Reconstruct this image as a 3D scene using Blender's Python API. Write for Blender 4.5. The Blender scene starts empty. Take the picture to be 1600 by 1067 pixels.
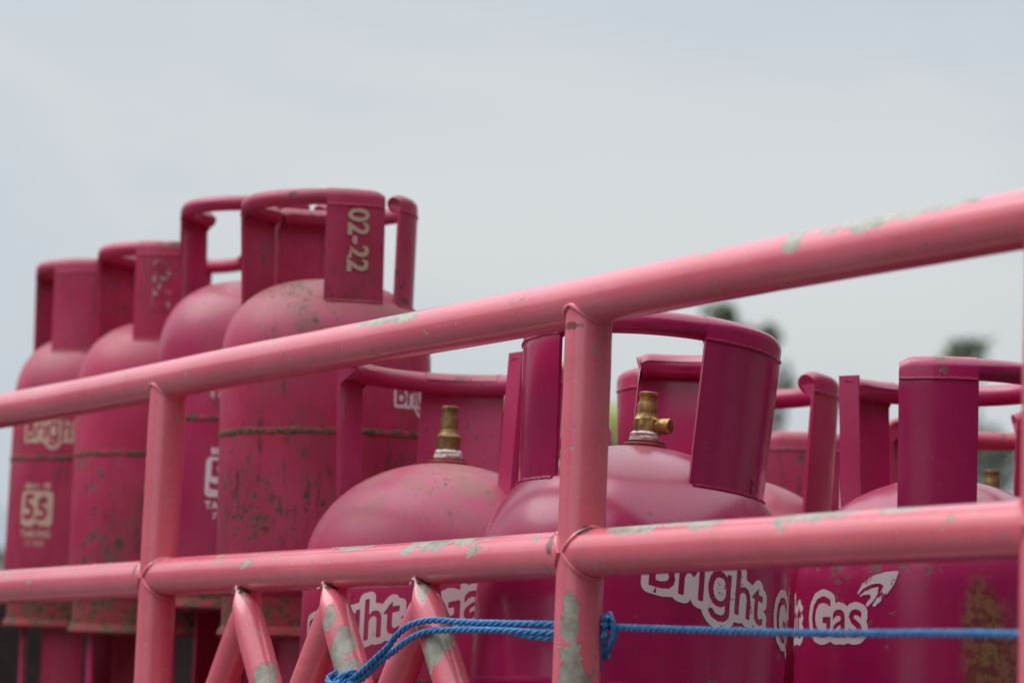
import bpy, bmesh, math, random
import numpy as np
from mathutils import Vector, Matrix, noise as mnoise

# ------------------------------------------------------------------ camera, sky, sun, exposure
scene = bpy.context.scene
COL = scene.collection
rad = math.radians
EYE = 1.50

cam_data = bpy.data.cameras.new('camera')
cam_data.lens = 100.0
cam_data.sensor_width = 36.0
cam_data.clip_start = 0.05
cam_data.clip_end = 3000.0
cam_data.dof.use_dof = True
cam_data.dof.focus_distance = 2.72
cam_data.dof.aperture_fstop = 5.4
cam_data.dof.aperture_blades = 7
camera = bpy.data.objects.new('camera', cam_data)
COL.objects.link(camera)
PITCH, ROLL = rad(7.9), rad(2.216)
camera.matrix_world = (Matrix.Translation((0, 0, EYE)) @ Matrix.Rotation(rad(90) + PITCH, 4, 'X')
                       @ Matrix.Rotation(ROLL, 4, 'Z'))
scene.camera = camera

SUN_ELEV, SUN_AZ = rad(55), rad(-84)       # azimuth measured from +Y (the way the camera looks) towards +X
world = bpy.data.worlds.new('World')
scene.world = world
world.use_nodes = True
wn, wl = world.node_tree.nodes, world.node_tree.links
wn.clear()
w_out = wn.new('ShaderNodeOutputWorld')
w_bg = wn.new('ShaderNodeBackground')
w_bg.inputs['Strength'].default_value = 0.10
sky = wn.new('ShaderNodeTexSky')
sky.sky_type = 'NISHITA'
sky.sun_disc = False
sky.sun_elevation = SUN_ELEV
sky.sun_rotation = SUN_AZ
sky.dust_density = 3.0
sky.ozone_density = 2.0
# a closed overcast deck in front of the clear sky: luminance rises from horizon to zenith
tc = wn.new('ShaderNodeTexCoord')
sep = wn.new('ShaderNodeSeparateXYZ')
wl.new(tc.outputs['Generated'], sep.inputs[0])
ramp = wn.new('ShaderNodeValToRGB')
ramp.color_ramp.interpolation = 'EASE'
ramp.color_ramp.elements[0].position = 0.0
ramp.color_ramp.elements[0].color = (6.6, 6.9, 7.05, 1)
ramp.color_ramp.elements[1].position = 0.9
ramp.color_ramp.elements[1].color = (20.0, 20.4, 20.9, 1)
e = ramp.color_ramp.elements.new(0.25)
e.color = (6.65, 7.1, 7.4, 1)
wl.new(sep.outputs['Z'], ramp.inputs[0])
mapn = wn.new('ShaderNodeMapping')
mapn.inputs['Scale'].default_value = (1.0, 1.0, 2.6)
wl.new(tc.outputs['Generated'], mapn.inputs[0])
cl = wn.new('ShaderNodeTexNoise')
cl.inputs['Scale'].default_value = 3.2
cl.inputs['Detail'].default_value = 5.0
cl.inputs['Roughness'].default_value = 0.5
cl.inputs['Distortion'].default_value = 0.6
wl.new(mapn.outputs[0], cl.inputs['Vector'])
clr = wn.new('ShaderNodeMapRange')
clr.inputs['From Min'].default_value = 0.3
clr.inputs['From Max'].default_value = 0.7
clr.inputs['To Min'].default_value = 0.90
clr.inputs['To Max'].default_value = 1.07
wl.new(cl.outputs['Fac'], clr.inputs[0])
mul = wn.new('ShaderNodeVectorMath')
mul.operation = 'SCALE'
wl.new(ramp.outputs[0], mul.inputs[0])
wl.new(clr.outputs[0], mul.inputs['Scale'])
tint = wn.new('ShaderNodeMix')                      # thinner cloud is bluer, thicker cloud warmer
tint.data_type = 'RGBA'
tint.inputs['A'].default_value = (0.95, 1.0, 1.06, 1)
tint.inputs['B'].default_value = (1.02, 1.0, 0.975, 1)
tfac = wn.new('ShaderNodeMapRange')
tfac.inputs['From Min'].default_value = 0.36
tfac.inputs['From Max'].default_value = 0.62
wl.new(cl.outputs['Fac'], tfac.inputs[0])
wl.new(tfac.outputs[0], tint.inputs['Factor'])
tmul = wn.new('ShaderNodeVectorMath')
tmul.operation = 'MULTIPLY'
wl.new(mul.outputs[0], tmul.inputs[0])
wl.new(tint.outputs['Result'], tmul.inputs[1])
wmix = wn.new('ShaderNodeMix')
wmix.data_type = 'RGBA'
wmix.inputs['Factor'].default_value = 0.88
wl.new(sky.outputs[0], wmix.inputs['A'])
wl.new(tmul.outputs[0], wmix.inputs['B'])
wl.new(wmix.outputs['Result'], w_bg.inputs['Color'])
wl.new(w_bg.outputs[0], w_out.inputs[0])

sun_data = bpy.data.lights.new('sun', 'SUN')
sun_data.energy = 1.5
sun_data.angle = rad(50)
sun_data.color = (1.0, 0.97, 0.93)
sun = bpy.data.objects.new('sun', sun_data)
COL.objects.link(sun)
sun_dir = Vector((math.cos(SUN_ELEV) * math.sin(SUN_AZ), math.cos(SUN_ELEV) * math.cos(SUN_AZ), math.sin(SUN_ELEV)))
sun.rotation_euler = sun_dir.to_track_quat('Z', 'Y').to_euler()

scene.view_settings.view_transform = 'Standard'
scene.view_settings.look = 'None'
scene.view_settings.exposure = 0.0
scene.view_settings.gamma = 1.0
scene.view_settings.use_curve_mapping = False
scene.render.engine = 'CYCLES'
scene.cycles.max_bounces = 8

# ------------------------------------------------------------------ node helpers
class NT:
    def __init__(self, name):
        self.m = bpy.data.materials.new(name)
        self.m.use_nodes = True
        self.t = self.m.node_tree
        self.t.nodes.clear()
        self.out = self.t.nodes.new('ShaderNodeOutputMaterial')
        self.bsdf = self.t.nodes.new('ShaderNodeBsdfPrincipled')
        self.t.links.new(self.bsdf.outputs[0], self.out.inputs[0])
        self.tc = self.t.nodes.new('ShaderNodeTexCoord')
        self.geo = self.t.nodes.new('ShaderNodeNewGeometry')
        self.info = self.t.nodes.new('ShaderNodeObjectInfo')
        s = self.t.nodes.new('ShaderNodeSeparateXYZ')
        self.t.links.new(self.geo.outputs['Normal'], s.inputs[0])
        self.up = s.outputs['Z']
    def put(self, sock, v):
        if hasattr(v, 'links'):
            self.t.links.new(v, sock)
        elif isinstance(v, (tuple, list)) and len(v) == 3 and sock.type == 'RGBA':
            sock.default_value = (*v, 1)
        else:
            sock.default_value = v
    def scale(self, sc, seed=0.0):
        n = self.t.nodes.new('ShaderNodeMapping')
        n.inputs['Scale'].default_value = sc
        n.inputs['Location'].default_value = (seed * 3.1, seed * 1.7, seed * 2.3)
        self.t.links.new(self.tc.outputs['Object'], n.inputs[0])
        return n.outputs[0]
    def noise(self, scale, detail=4.0, rough=0.55, vec=None, w=None, dist=0.0):
        n = self.t.nodes.new('ShaderNodeTexNoise')
        n.noise_dimensions = '4D'
        n.inputs['Scale'].default_value = scale
        n.inputs['Detail'].default_value = detail
        n.inputs['Roughness'].default_value = rough
        n.inputs['Distortion'].default_value = dist
        self.put(n.inputs['Vector'], vec if vec is not None else self.tc.outputs['Object'])
        if w is None:
            w = self.math('MULTIPLY', self.info.outputs['Random'], 37.0)
        self.put(n.inputs['W'], w)
        return n.outputs['Fac']
    def math(self, op, a, b=0.0, clamp=False):
        n = self.t.nodes.new('ShaderNodeMath')
        n.operation = op
        n.use_clamp = clamp
        self.put(n.inputs[0], a)
        self.put(n.inputs[1], b)
        return n.outputs[0]
    def rng(self, v, a, b, c=0.0, d=1.0):
        n = self.t.nodes.new('ShaderNodeMapRange')
        n.interpolation_type = 'SMOOTHSTEP'
        for i, x in enumerate((v, a, b, c, d)):
            self.put(n.inputs[i], x)
        return n.outputs[0]
    def mix(self, f, a, b):
        n = self.t.nodes.new('ShaderNodeMix')
        n.data_type = 'RGBA'
        self.put(n.inputs['Factor'], f)
        self.put(n.inputs['A'], a)
        self.put(n.inputs['B'], b)
        return n.outputs['Result']
    def bump(self, h, strength=0.2, dist=0.001):
        n = self.t.nodes.new('ShaderNodeBump')
        n.inputs['Strength'].default_value = strength
        n.inputs['Distance'].default_value = dist
        self.put(n.inputs['Height'], h)
        self.t.links.new(n.outputs[0], self.bsdf.inputs['Normal'])
    def fin(self, color, rough=0.5, metal=0.0, spec=0.5, coat=0.0):
        self.put(self.bsdf.inputs['Base Color'], color)
        self.put(self.bsdf.inputs['Roughness'], rough)
        self.put(self.bsdf.inputs['Metallic'], metal)
        self.put(self.bsdf.inputs['Specular IOR Level'], spec)
        self.put(self.bsdf.inputs['Coat Weight'], coat)
        self.bsdf.inputs['Coat Roughness'].default_value = 0.18
        return self.m

RUST = (0.085, 0.045, 0.028)

def cylinder_paint(name, base, faded, chips=0.66, dust=0.4, scratch=0.62, rough=0.38, coat=0.15, grime=0.0, stains=()):
    """Enamel on a steel bottle: faded patches, dust on what faces up, rusty chips, dark scuffs."""
    k = NT(name)
    big = k.noise(7.0, 5, 0.6)
    col = k.mix(k.rng(big, 0.38, 0.68), base, faded)
    fine = k.noise(95.0, 5, 0.65)
    col = k.mix(k.math('MULTIPLY', k.rng(fine, 0.45, 0.75), 0.22), col, (0.36, 0.045, 0.10))
    if grime > 0:
        gv = k.noise(11.0, 6, 0.7, vec=k.scale((1, 1, 0.35), 2))
        col = k.mix(k.math('MULTIPLY', k.rng(gv, 0.5, 0.72), grime), col, (0.15, 0.065, 0.05))
    # dust on faces that look up
    dn = k.noise(22.0, 6, 0.7)
    df = k.math('MULTIPLY', k.rng(k.up, 0.08, 0.9), k.rng(dn, 0.28, 0.68))
    col = k.mix(k.math('MULTIPLY', df, dust, True), col, (0.30, 0.165, 0.125))
    for (c, h) in stains:                           # old grease and rust with an outline of its own
        n = k.t.nodes.new('ShaderNodeMapping')
        n.vector_type = 'TEXTURE'
        n.inputs['Location'].default_value = c
        n.inputs['Scale'].default_value = h
        k.t.links.new(k.tc.outputs['Object'], n.inputs[0])
        ln = k.t.nodes.new('ShaderNodeVectorMath')
        ln.operation = 'LENGTH'
        k.t.links.new(n.outputs[0], ln.inputs[0])
        sn_ = k.math('ADD', ln.outputs['Value'], k.math('MULTIPLY', k.math('SUBTRACT', k.noise(24.0, 5, 0.6, vec=k.scale((1, 1, 0.45), 6)), 0.5), 2.0))
        sc_ = k.mix(k.rng(k.noise(120.0, 3), 0.4, 0.6), (0.15, 0.055, 0.03), (0.24, 0.16, 0.06))
        col = k.mix(k.math('MULTIPLY', k.rng(sn_, 1.15, 0.5), 0.72), col, sc_)
    # long scuffs
    sv = k.noise(1.0, 3, 0.6, vec=k.scale((150, 150, 34), 5), dist=0.8)
    sf = k.math('MULTIPLY', k.rng(sv, scratch, scratch + 0.05), k.rng(k.noise(9.0, 3), 0.4, 0.6))
    col = k.mix(k.math('MULTIPLY', sf, 0.75), col, (0.07, 0.04, 0.035))
    # chips down to rust
    cn = k.math('ADD', k.noise(75.0, 6, 0.68), k.math('MULTIPLY', k.math('SUBTRACT', k.noise(7.0, 3), 0.5), 0.95))
    cf = k.rng(cn, chips, chips + 0.035)
    rc = k.mix(k.rng(k.noise(140.0, 3), 0.35, 0.65), RUST, (0.17, 0.14, 0.10))
    col = k.mix(k.math('MULTIPLY', cf, 0.82), col, rc)
    r = k.mix(cf, (rough, rough, rough), (0.75, 0.75, 0.75))
    r = k.mix(k.math('MULTIPLY', df, dust, True), r, (0.8, 0.8, 0.8))
    wob = k.noise(9.0, 2)
    k.bump(k.math('SUBTRACT', k.math('ADD', k.math('MULTIPLY', wob, 2.2), k.math('MULTIPLY', fine, 0.12)),
                  k.math('MULTIPLY', cf, 0.5)), 0.35, 0.0012)
    return k.fin(col, r, 0.0, 0.5, coat)

MAGENTA = (0.365, 0.008, 0.088)
MAT = {}
MAT['clean'] = cylinder_paint('clean_magenta_enamel', MAGENTA, (0.43, 0.013, 0.108), 0.685, 0.28, 0.635, 0.25, 0.35)
MAT['clean_stained'] = cylinder_paint('stained_magenta_enamel', MAGENTA, (0.43, 0.013, 0.108), 0.69, 0.28, 0.64, 0.25, 0.35,
                                      stains=[((0.040, -0.142, 0.53), (0.022, 0.05, 0.07)), ((0.060, -0.130, 0.46), (0.030, 0.06, 0.10))])
MAT['semi'] = cylinder_paint('used_magenta_enamel', (0.40, 0.010, 0.085), (0.46, 0.026, 0.12), 0.685, 0.65, 0.61, 0.36, 0.2, 0.35)
MAT['dusty'] = cylinder_paint('dusty_magenta_enamel', (0.44, 0.016, 0.11), (0.50, 0.055, 0.16), 0.70, 0.9, 0.62, 0.44, 0.1, 0.40)
MAT['worn'] = cylinder_paint('worn_pink_enamel', (0.42, 0.016, 0.085), (0.50, 0.060, 0.14), 0.67, 0.75, 0.565, 0.46, 0.08, 0.80)
MAT['worn_red'] = cylinder_paint('worn_red_enamel', (0.45, 0.013, 0.080), (0.53, 0.042, 0.125), 0.66, 0.7, 0.58, 0.42, 0.08, 0.65)
MAT['green'] = cylinder_paint('lime_green_enamel', (0.42, 0.55, 0.12), (0.5, 0.6, 0.2), 0.78, 0.3, 0.70, 0.4, 0.1)

def rusty(name, base, amount):
    k = NT(name)
    n = k.noise(40.0, 6, 0.7)
    n2 = k.noise(160.0, 4, 0.6)
    rc = k.mix(k.rng(n2, 0.3, 0.7), (0.075, 0.042, 0.028), (0.20, 0.125, 0.075))
    col = k.mix(k.rng(n, amount, amount + 0.12), rc, base)
    k.bump(k.math('ADD', n2, n), 0.6, 0.002)
    return k.fin(col, 0.8, 0.0, 0.3)
MAT['seam_rust'] = rusty('rusted_seam', (0.40, 0.04, 0.09), 0.50)
MAT['seam_clean'] = rusty('painted_seam', MAGENTA, 0.30)
MAT['foot_rust'] = rusty('rusted_foot_ring', (0.33, 0.045, 0.06), 0.44)
MAT['foot_paint'] = rusty('scuffed_foot_ring', (0.33, 0.02, 0.07), 0.42)

def brass(name, col, rough, dirt):
    k = NT(name)
    n = k.noise(120.0, 5, 0.65)
    c = k.mix(k.math('MULTIPLY', k.rng(n, 0.4, 0.7), dirt), col, (0.10, 0.065, 0.03))
    k.bump(n, 0.15, 0.0005)
    return k.fin(c, k.mix(k.rng(n, 0.4, 0.7), (rough,) * 3, (rough + 0.2,) * 3), 0.85, 0.5)
MAT['brass'] = brass('bright_brass', (0.45, 0.29, 0.11), 0.38, 0.85)
MAT['brass_dull'] = brass('tarnished_brass', (0.30, 0.20, 0.09), 0.5, 0.8)

k = NT('thread_seal_tape'); n = k.noise(220.0, 4)
k.bump(n, 0.6, 0.002)
MAT['tape'] = k.fin(k.mix(k.rng(n, 0.4, 0.7), (0.75, 0.72, 0.68), (0.55, 0.45, 0.42)), 0.7)
k = NT('red_gasket')
MAT['gasket'] = k.fin(k.mix(k.rng(k.noise(160.0), 0.4, 0.7), (0.26, 0.015, 0.03), (0.20, 0.05, 0.045)), 0.55)
k = NT('black_rubber'); MAT['black'] = k.fin((0.012, 0.012, 0.013), 0.55)

def print_paint(name, col, under, wear):
    k = NT(name)
    n = k.math('ADD', k.noise(75.0, 5, 0.7), k.math('MULTIPLY', k.math('SUBTRACT', k.noise(14.0, 2), 0.5), 0.5))
    c = k.mix(k.rng(n, wear, wear + 0.05), col, under)
    return k.fin(c, 0.5)
MAT['print'] = print_paint('white_stencil_print', (0.74, 0.66, 0.68), MAGENTA, 0.63)
MAT['print_old'] = print_paint('yellowed_stencil_print', (0.56, 0.46, 0.34), (0.33, 0.03, 0.075), 0.57)
MAT['print_faint'] = print_paint('rubbed_stencil_print', (0.50, 0.36, 0.34), (0.33, 0.02, 0.07), 0.50)
MAT['print_green'] = print_paint('white_print_on_green', (0.75, 0.76, 0.70), (0.4, 0.5, 0.12), 0.75)

# pink enamel of the rack with rubbed patches: (centre, half extents) in truck coordinates
RUBBED = [((0.225, -0.012, 0.182), (0.045, 0.020, 0.009)), ((0.32, -0.012, 0.182), (0.026, 0.020, 0.008)), ((0.275, -0.011, 0.183), (0.018, 0.018, 0.005)),
          ((-0.095, -0.012, 0.180), (0.055, 0.020, 0.010)), ((-0.26, -0.010, 0.181), (0.045, 0.020, 0.006)),
          ((0.455, -0.012, 0.182), (0.024, 0.020, 0.010)), ((0.497, -0.012, 0.182), (0.013, 0.020, 0.008)), ((0.56, -0.012, 0.181), (0.022, 0.020, 0.005)),
          ((0.53, -0.008, 0.401), (0.055, 0.020, 0.008)), ((0.44, -0.012, 0.397), (0.012, 0.02, 0.010)),
          ((0.62, -0.008, 0.402), (0.030, 0.020, 0.006)), ((-0.20, -0.012, 0.401), (0.06, 0.02, 0.007)),
          ((0.136, -0.018, 0.103), (0.0075, 0.02, 0.022)), ((0.139, -0.018, 0.046), (0.013, 0.02, 0.038)),
          ((-0.420, -0.02, 0.062), (0.009, 0.02, 0.020)), ((-0.414, -0.02, 0.038), (0.014, 0.02, 0.020)),
          ((-0.277, -0.02, 0.107), (0.0065, 0.02, 0.013)), ((-0.256, -0.02, 0.076), (0.013, 0.02, 0.022)), ((-0.243, -0.02, 0.048), (0.014, 0.02, 0.024)),
          ((-0.080, -0.02, 0.074), (0.012, 0.02, 0.024))]
JOINTS = [((0.104, -0.018, 0.172), (0.007, 0.02, 0.014)), ((0.147, -0.018, 0.180), (0.010, 0.02, 0.005)), ((-0.738, -0.016, 0.172), (0.006, 0.02, 0.010)),
          ((0.125, -0.02, 0.360), (0.012, 0.02, 0.004))] + [((a, -0.016, 0.1415), (0.010, 0.02, 0.0045)) for a in (-0.491, -0.303, -0.125)]
def rack_paint():
    k = NT('chipped_pink_rack_enamel')
    base = k.mix(k.rng(k.noise(5.0, 4, 0.6, w=0.0), 0.35, 0.7), RACK_A, RACK_B)
    edge = k.noise(52.0, 4, 0.6, w=1.0)
    nz = k.math('MULTIPLY', k.math('SUBTRACT', edge, 0.5), 2.6)
    total = None
    for (c, h) in RUBBED:
        n = k.t.nodes.new('ShaderNodeMapping')
        n.vector_type = 'TEXTURE'
        n.inputs['Location'].default_value = c
        n.inputs['Scale'].default_value = h
        k.t.links.new(k.tc.outputs['Object'], n.inputs[0])
        ln = k.t.nodes.new('ShaderNodeVectorMath')
        ln.operation = 'LENGTH'
        k.t.links.new(n.outputs[0], ln.inputs[0])
        v = ln.outputs['Value']
        total = v if total is None else k.math('MINIMUM', total, v)
    pv = k.math('ADD', total, nz)
    patch = k.rng(pv, 1.02, 0.96)
    rim = k.rng(pv, 1.22, 1.0)
    # small knocks scattered along the pipes, most of them on top
    sv = k.noise(1.0, 4, 0.6, vec=k.scale((26, 46, 46), 3), w=2.0)
    upb = k.math('MULTIPLY', k.math('MAXIMUM', k.up, 0.0), 0.085)
    small = k.rng(k.math('ADD', sv, upb), 0.665, 0.68)
    dotn = k.rng(k.noise(88.0, 2, 0.5, w=4.0), 0.69, 0.70)
    mask = k.math('MAXIMUM', k.math('MAXIMUM', patch, small), dotn)
    joint = None                                    # rust in the corners where pipes are welded
    for (c, h) in JOINTS:
        n = k.t.nodes.new('ShaderNodeMapping')
        n.vector_type = 'TEXTURE'
        n.inputs['Location'].default_value = c
        n.inputs['Scale'].default_value = h
        k.t.links.new(k.tc.outputs['Object'], n.inputs[0])
        ln = k.t.nodes.new('ShaderNodeVectorMath')
        ln.operation = 'LENGTH'
        k.t.links.new(n.outputs[0], ln.inputs[0])
        joint = ln.outputs['Value'] if joint is None else k.math('MINIMUM', joint, ln.outputs['Value'])
    jn = k.math('ADD', joint, k.math('MULTIPLY', k.math('SUBTRACT', k.noise(120.0, 5, 0.7, w=12.0), 0.5), 2.6))
    jf = k.rng(jn, 1.05, 0.75)
    bare = k.mix(k.rng(k.noise(70.0, 5, 0.7, w=5.0), 0.35, 0.65), (0.25, 0.235, 0.18), (0.42, 0.41, 0.35))
    bare = k.mix(k.math('MULTIPLY', k.rng(k.noise(26.0, 6, 0.75, w=11.0), 0.52, 0.7), 0.7), bare, (0.17, 0.10, 0.065))
    dirt = k.rng(k.noise(30.0, 6, 0.7, w=6.0), 0.5, 0.8)
    col = k.mix(k.math('MULTIPLY', dirt, 0.30), base, (0.36, 0.13, 0.12))
    st1 = k.rng(k.noise(1.0, 5, 0.7, vec=k.scale((7, 160, 160), 8), w=8.0), 0.52, 0.72)
    col = k.mix(k.math('MULTIPLY', st1, 0.30), col, (0.84, 0.34, 0.38))
    scf = k.math('MULTIPLY', k.rng(k.noise(1.0, 3, 0.6, vec=k.scale((60, 220, 110), 4), w=9.0, dist=1.0), 0.62, 0.68), k.rng(k.noise(4.0, 3, w=10.0), 0.45, 0.6))
    col = k.mix(k.math('MULTIPLY', scf, 0.55), col, (0.33, 0.16, 0.14))
    col = k.mix(k.math('MULTIPLY', rim, 0.35), col, (0.42, 0.08, 0.09))
    col = k.mix(mask, col, bare)
    col = k.mix(k.math('MULTIPLY', jf, 0.8), col, (0.12, 0.06, 0.045))
    r = k.mix(mask, (0.24, 0.24, 0.24), (0.6, 0.6, 0.6))
    orange = k.noise(60.0, 2, 0.5, w=7.0)
    dents = k.noise(13.0, 2, 0.5, w=13.0)
    k.bump(k.math('SUBTRACT', k.math('ADD', k.math('MULTIPLY', dents, 1.6), k.math('MULTIPLY', orange, 0.3)), k.math('MULTIPLY', mask, 1.0)), 0.45, 0.001)
    return k.fin(col, r, 0.0, 0.55, 0.55)
RACK_A, RACK_B = (0.75, 0.14, 0.195), (0.83, 0.19, 0.25)
MAT['rack'] = rack_paint()

k = NT('blue_polypropylene'); n = k.noise(240.0, 3)
k.bump(n, 0.3, 0.0006)
MAT['rope'] = k.fin(k.mix(k.math('MULTIPLY', k.rng(k.noise(22.0, 5, 0.7), 0.45, 0.75), 0.45), k.mix(k.rng(n, 0.35, 0.7), (0.02, 0.17, 0.45), (0.07, 0.31, 0.62)), (0.16, 0.22, 0.27)), 0.5)
k = NT('dark_bed_steel'); n = k.noise(14.0, 6, 0.7)
MAT['bed'] = k.fin(k.mix(k.rng(n, 0.4, 0.65), (0.02, 0.018, 0.017), (0.05, 0.035, 0.028)), 0.7)
k = NT('asphalt'); n = k.noise(3.0, 8, 0.7, w=0.0)
MAT['ground'] = k.fin(k.mix(k.rng(n, 0.3, 0.7), (0.055, 0.054, 0.052), (0.085, 0.08, 0.072)), 0.9)
k = NT('bark'); MAT['bark'] = k.fin(k.mix(k.rng(k.noise(12.0), 0.3, 0.7), (0.08, 0.06, 0.045), (0.15, 0.12, 0.09)), 0.9)
def leafy(k, col):
    m_ = k.fin(col, 0.55)
    tr = k.t.nodes.new('ShaderNodeBsdfTranslucent')
    k.put(tr.inputs['Color'], col)
    mx = k.t.nodes.new('ShaderNodeMixShader')
    mx.inputs[0].default_value = 0.8
    k.t.links.new(k.bsdf.outputs[0], mx.inputs[1])
    k.t.links.new(tr.outputs[0], mx.inputs[2])
    k.t.links.new(mx.outputs[0], k.out.inputs[0])
    return m_
k = NT('hazed_leaf_dark'); MAT['leaf_a'] = leafy(k, (0.15, 0.18, 0.12))  # leaf colour lightened to carry the distance haze
k = NT('hazed_leaf_grey'); MAT['leaf_b'] = leafy(k, (0.19, 0.22, 0.175))  # aerial haze mixed into the leaf colour: paler and greyer
k = NT('cream_render'); MAT['cream'] = k.fin(k.mix(k.rng(k.noise(2.0), 0.3, 0.7), (0.62, 0.60, 0.52), (0.7, 0.67, 0.6)), 0.9)
k = NT('metal_roof_sheet'); MAT['roof'] = k.fin((0.20, 0.23, 0.26), 0.5)
k = NT('brown_render'); MAT['brick'] = k.fin(k.mix(k.rng(k.noise(1.2), 0.3, 0.7), (0.10, 0.065, 0.045), (0.14, 0.09, 0.065)), 0.9)
k = NT('clay_tile'); MAT['tile'] = k.fin(k.mix(k.rng(k.noise(3.0), 0.3, 0.7), (0.10, 0.05, 0.035), (0.15, 0.075, 0.05)), 0.85)
k = NT('window_glass'); MAT['glass'] = k.fin((0.02, 0.025, 0.03), 0.08)

# ------------------------------------------------------------------ mesh helpers
def new_obj(name, verts, faces, mat, parent=None, smooth=True, sharp=32):
    me = bpy.data.meshes.new(name)
    me.from_pydata([tuple(v) for v in verts], [], faces)
    bm = bmesh.new()
    bm.from_mesh(me)
    bmesh.ops.recalc_face_normals(bm, faces=bm.faces[:])
    bm.to_mesh(me)
    bm.free()
    me.materials.append(mat)
    if smooth:
        me.polygons.foreach_set('use_smooth', [True] * len(me.polygons))
        me.set_sharp_from_angle(angle=rad(sharp))
    me.update()
    o = bpy.data.objects.new(name, me)
    COL.objects.link(o)
    if parent is not None:
        o.parent = parent
    return o

class Mesh:
    def __init__(self):
        self.v, self.f = [], []
    def add(self, verts, faces):
        b = len(self.v)
        self.v += [Vector(p) for p in verts]
        self.f += [tuple(i + b for i in q) for q in faces]
    def lathe(self, prof, segs=48, centre=(0, 0), top=True, bottom=True):
        vs, fs, n = [], [], segs
        for r, z in prof:
            for i in range(n):
                a = 2 * math.pi * i / n
                vs.append((centre[0] + r * math.cos(a), centre[1] + r * math.sin(a), z))
        for j in range(len(prof) - 1):
            for i in range(n):
                i2 = (i + 1) % n
                fs.append((j * n + i, j * n + i2, (j + 1) * n + i2, (j + 1) * n + i))
        if bottom:
            fs.append(tuple(range(n))[::-1])
        if top:
            fs.append(tuple((len(prof) - 1) * n + i for i in range(n)))
        self.add(vs, fs)
    def tube(self, pts, r, segs=20, caps=True, closed=False):
        """r: number, or a function of the index giving (radius_a, radius_b)"""
        pts = [Vector(p) for p in pts]
        m = len(pts)
        vs, fs = [], []
        prev = None
        for i, p in enumerate(pts):
            if closed:
                t = (pts[(i + 1) % m] - pts[i - 1]).normalized()
            else:
                t = (pts[min(i + 1, m - 1)] - pts[max(i - 1, 0)]).normalized()
            if prev is None:
                ref = Vector((0, 0, 1)) if abs(t.z) < 0.9 else Vector((0, 1, 0))
                u = ref - t * ref.dot(t)
            else:
                u = prev - t * prev.dot(t)
            u.normalize()
            prev = u
            w = t.cross(u)
            ra, rb = r(i) if callable(r) else (r, r)
            for j in range(segs):
                a = 2 * math.pi * j / segs
                vs.append(p + u * (ra * math.cos(a)) + w * (rb * math.sin(a)))
        for i in range(m if closed else m - 1):
            for j in range(segs):
                j2 = (j + 1) % segs
                i2 = (i + 1) % m
                fs.append((i * segs + j, i * segs + j2, i2 * segs + j2, i2 * segs + j))
        if caps and not closed:
            fs.append(tuple(range(segs))[::-1])
            fs.append(tuple((m - 1) * segs + j for j in range(segs)))
        self.add(vs, fs)
    def box(self, a, b):
        x0, y0, z0 = a
        x1, y1, z1 = b
        vs = [(x0, y0, z0), (x1, y0, z0), (x1, y1, z0), (x0, y1, z0), (x0, y0, z1), (x1, y0, z1), (x1, y1, z1), (x0, y1, z1)]
        self.add(vs, [(0, 3, 2, 1), (4, 5, 6, 7), (0, 1, 5, 4), (1, 2, 6, 5), (2, 3, 7, 6), (3, 0, 4, 7)])
    def build(self, name, mat, parent=None, smooth=True, sharp=32):
        return new_obj(name, self.v, self.f, mat, parent, smooth, sharp)

def thing(name, label, cat, loc=(0, 0, 0), rot=(0, 0, 0), group=None):
    o = bpy.data.objects.new(name, None)
    o.empty_display_size = 0.1
    COL.objects.link(o)
    o.location = loc
    o.rotation_euler = rot
    o['label'] = label
    o['category'] = cat
    if group:
        o['group'] = group
    return o

# ------------------------------------------------------------------ truck frame of reference
PSI = rad(32.61)
ORIGIN = Vector((0, 2.5977, EYE))
AX = Vector((math.sin(PSI), -math.cos(PSI), 0))     # along the rack, towards the tail
AY = Vector((math.cos(PSI), math.sin(PSI), 0))      # across the bed
def T(s, n, z=0.0):
    return ORIGIN + AX * s + AY * n + Vector((0, 0, z))
BED = -0.42                                          # bed floor, relative to the origin

# ------------------------------------------------------------------ setting
g = Mesh()
S = 1500.0
g.add([(-S, -S, 0), (S, -S, 0), (S, S, 0), (-S, S, 0)], [(0, 1, 2, 3)])
ground = g.build('ground', MAT['ground'], smooth=False)
ground['kind'] = 'structure'

# ------------------------------------------------------------------ truck: bed, rack of welded pipe
truck = thing('truck', 'pink welded pipe rack of a cargo truck bed with chipped paint', 'truck', ORIGIN,
              (0, 0, -math.pi / 2 + PSI))
PR = 0.021
S0, S1 = -3.05, 1.0
BEDW = 1.72
b = Mesh(); b.box((S0 - .05, -0.05, BED - 0.06), (S1 + .05, BEDW + 0.05, BED)); b.build('bed_floor', MAT['bed'], truck, False)
for x in (0.35, BEDW - 0.35):
    b = Mesh(); b.box((S0 - 0.6, x - 0.05, BED - 0.24), (S1, x + 0.05, BED - 0.061)); b.build('chassis_rail', MAT['bed'], truck, False)
for s in (-2.3, 0.2):
    for y in (0.12, BEDW - 0.12):
        w = Mesh()
        w.tube([(s, y - 0.1, 0.36 - EYE), (s, y - 0.085, 0.36 - EYE), (s, y + 0.085, 0.36 - EYE), (s, y + 0.1, 0.36 - EYE)],
               lambda i: ((0.33, 0.33), (0.36, 0.36), (0.36, 0.36), (0.33, 0.33))[i], 40)
        wh = w.build('wheel', MAT['black'], truck)
        w = Mesh(); yy = y - 0.103 if y < 1 else y + 0.103
        w.tube([(s, yy - 0.008, 0.36 - EYE), (s, yy + 0.008, 0.36 - EYE)], 0.20, 32); w.build('rim', MAT['roof'], wh)
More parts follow.
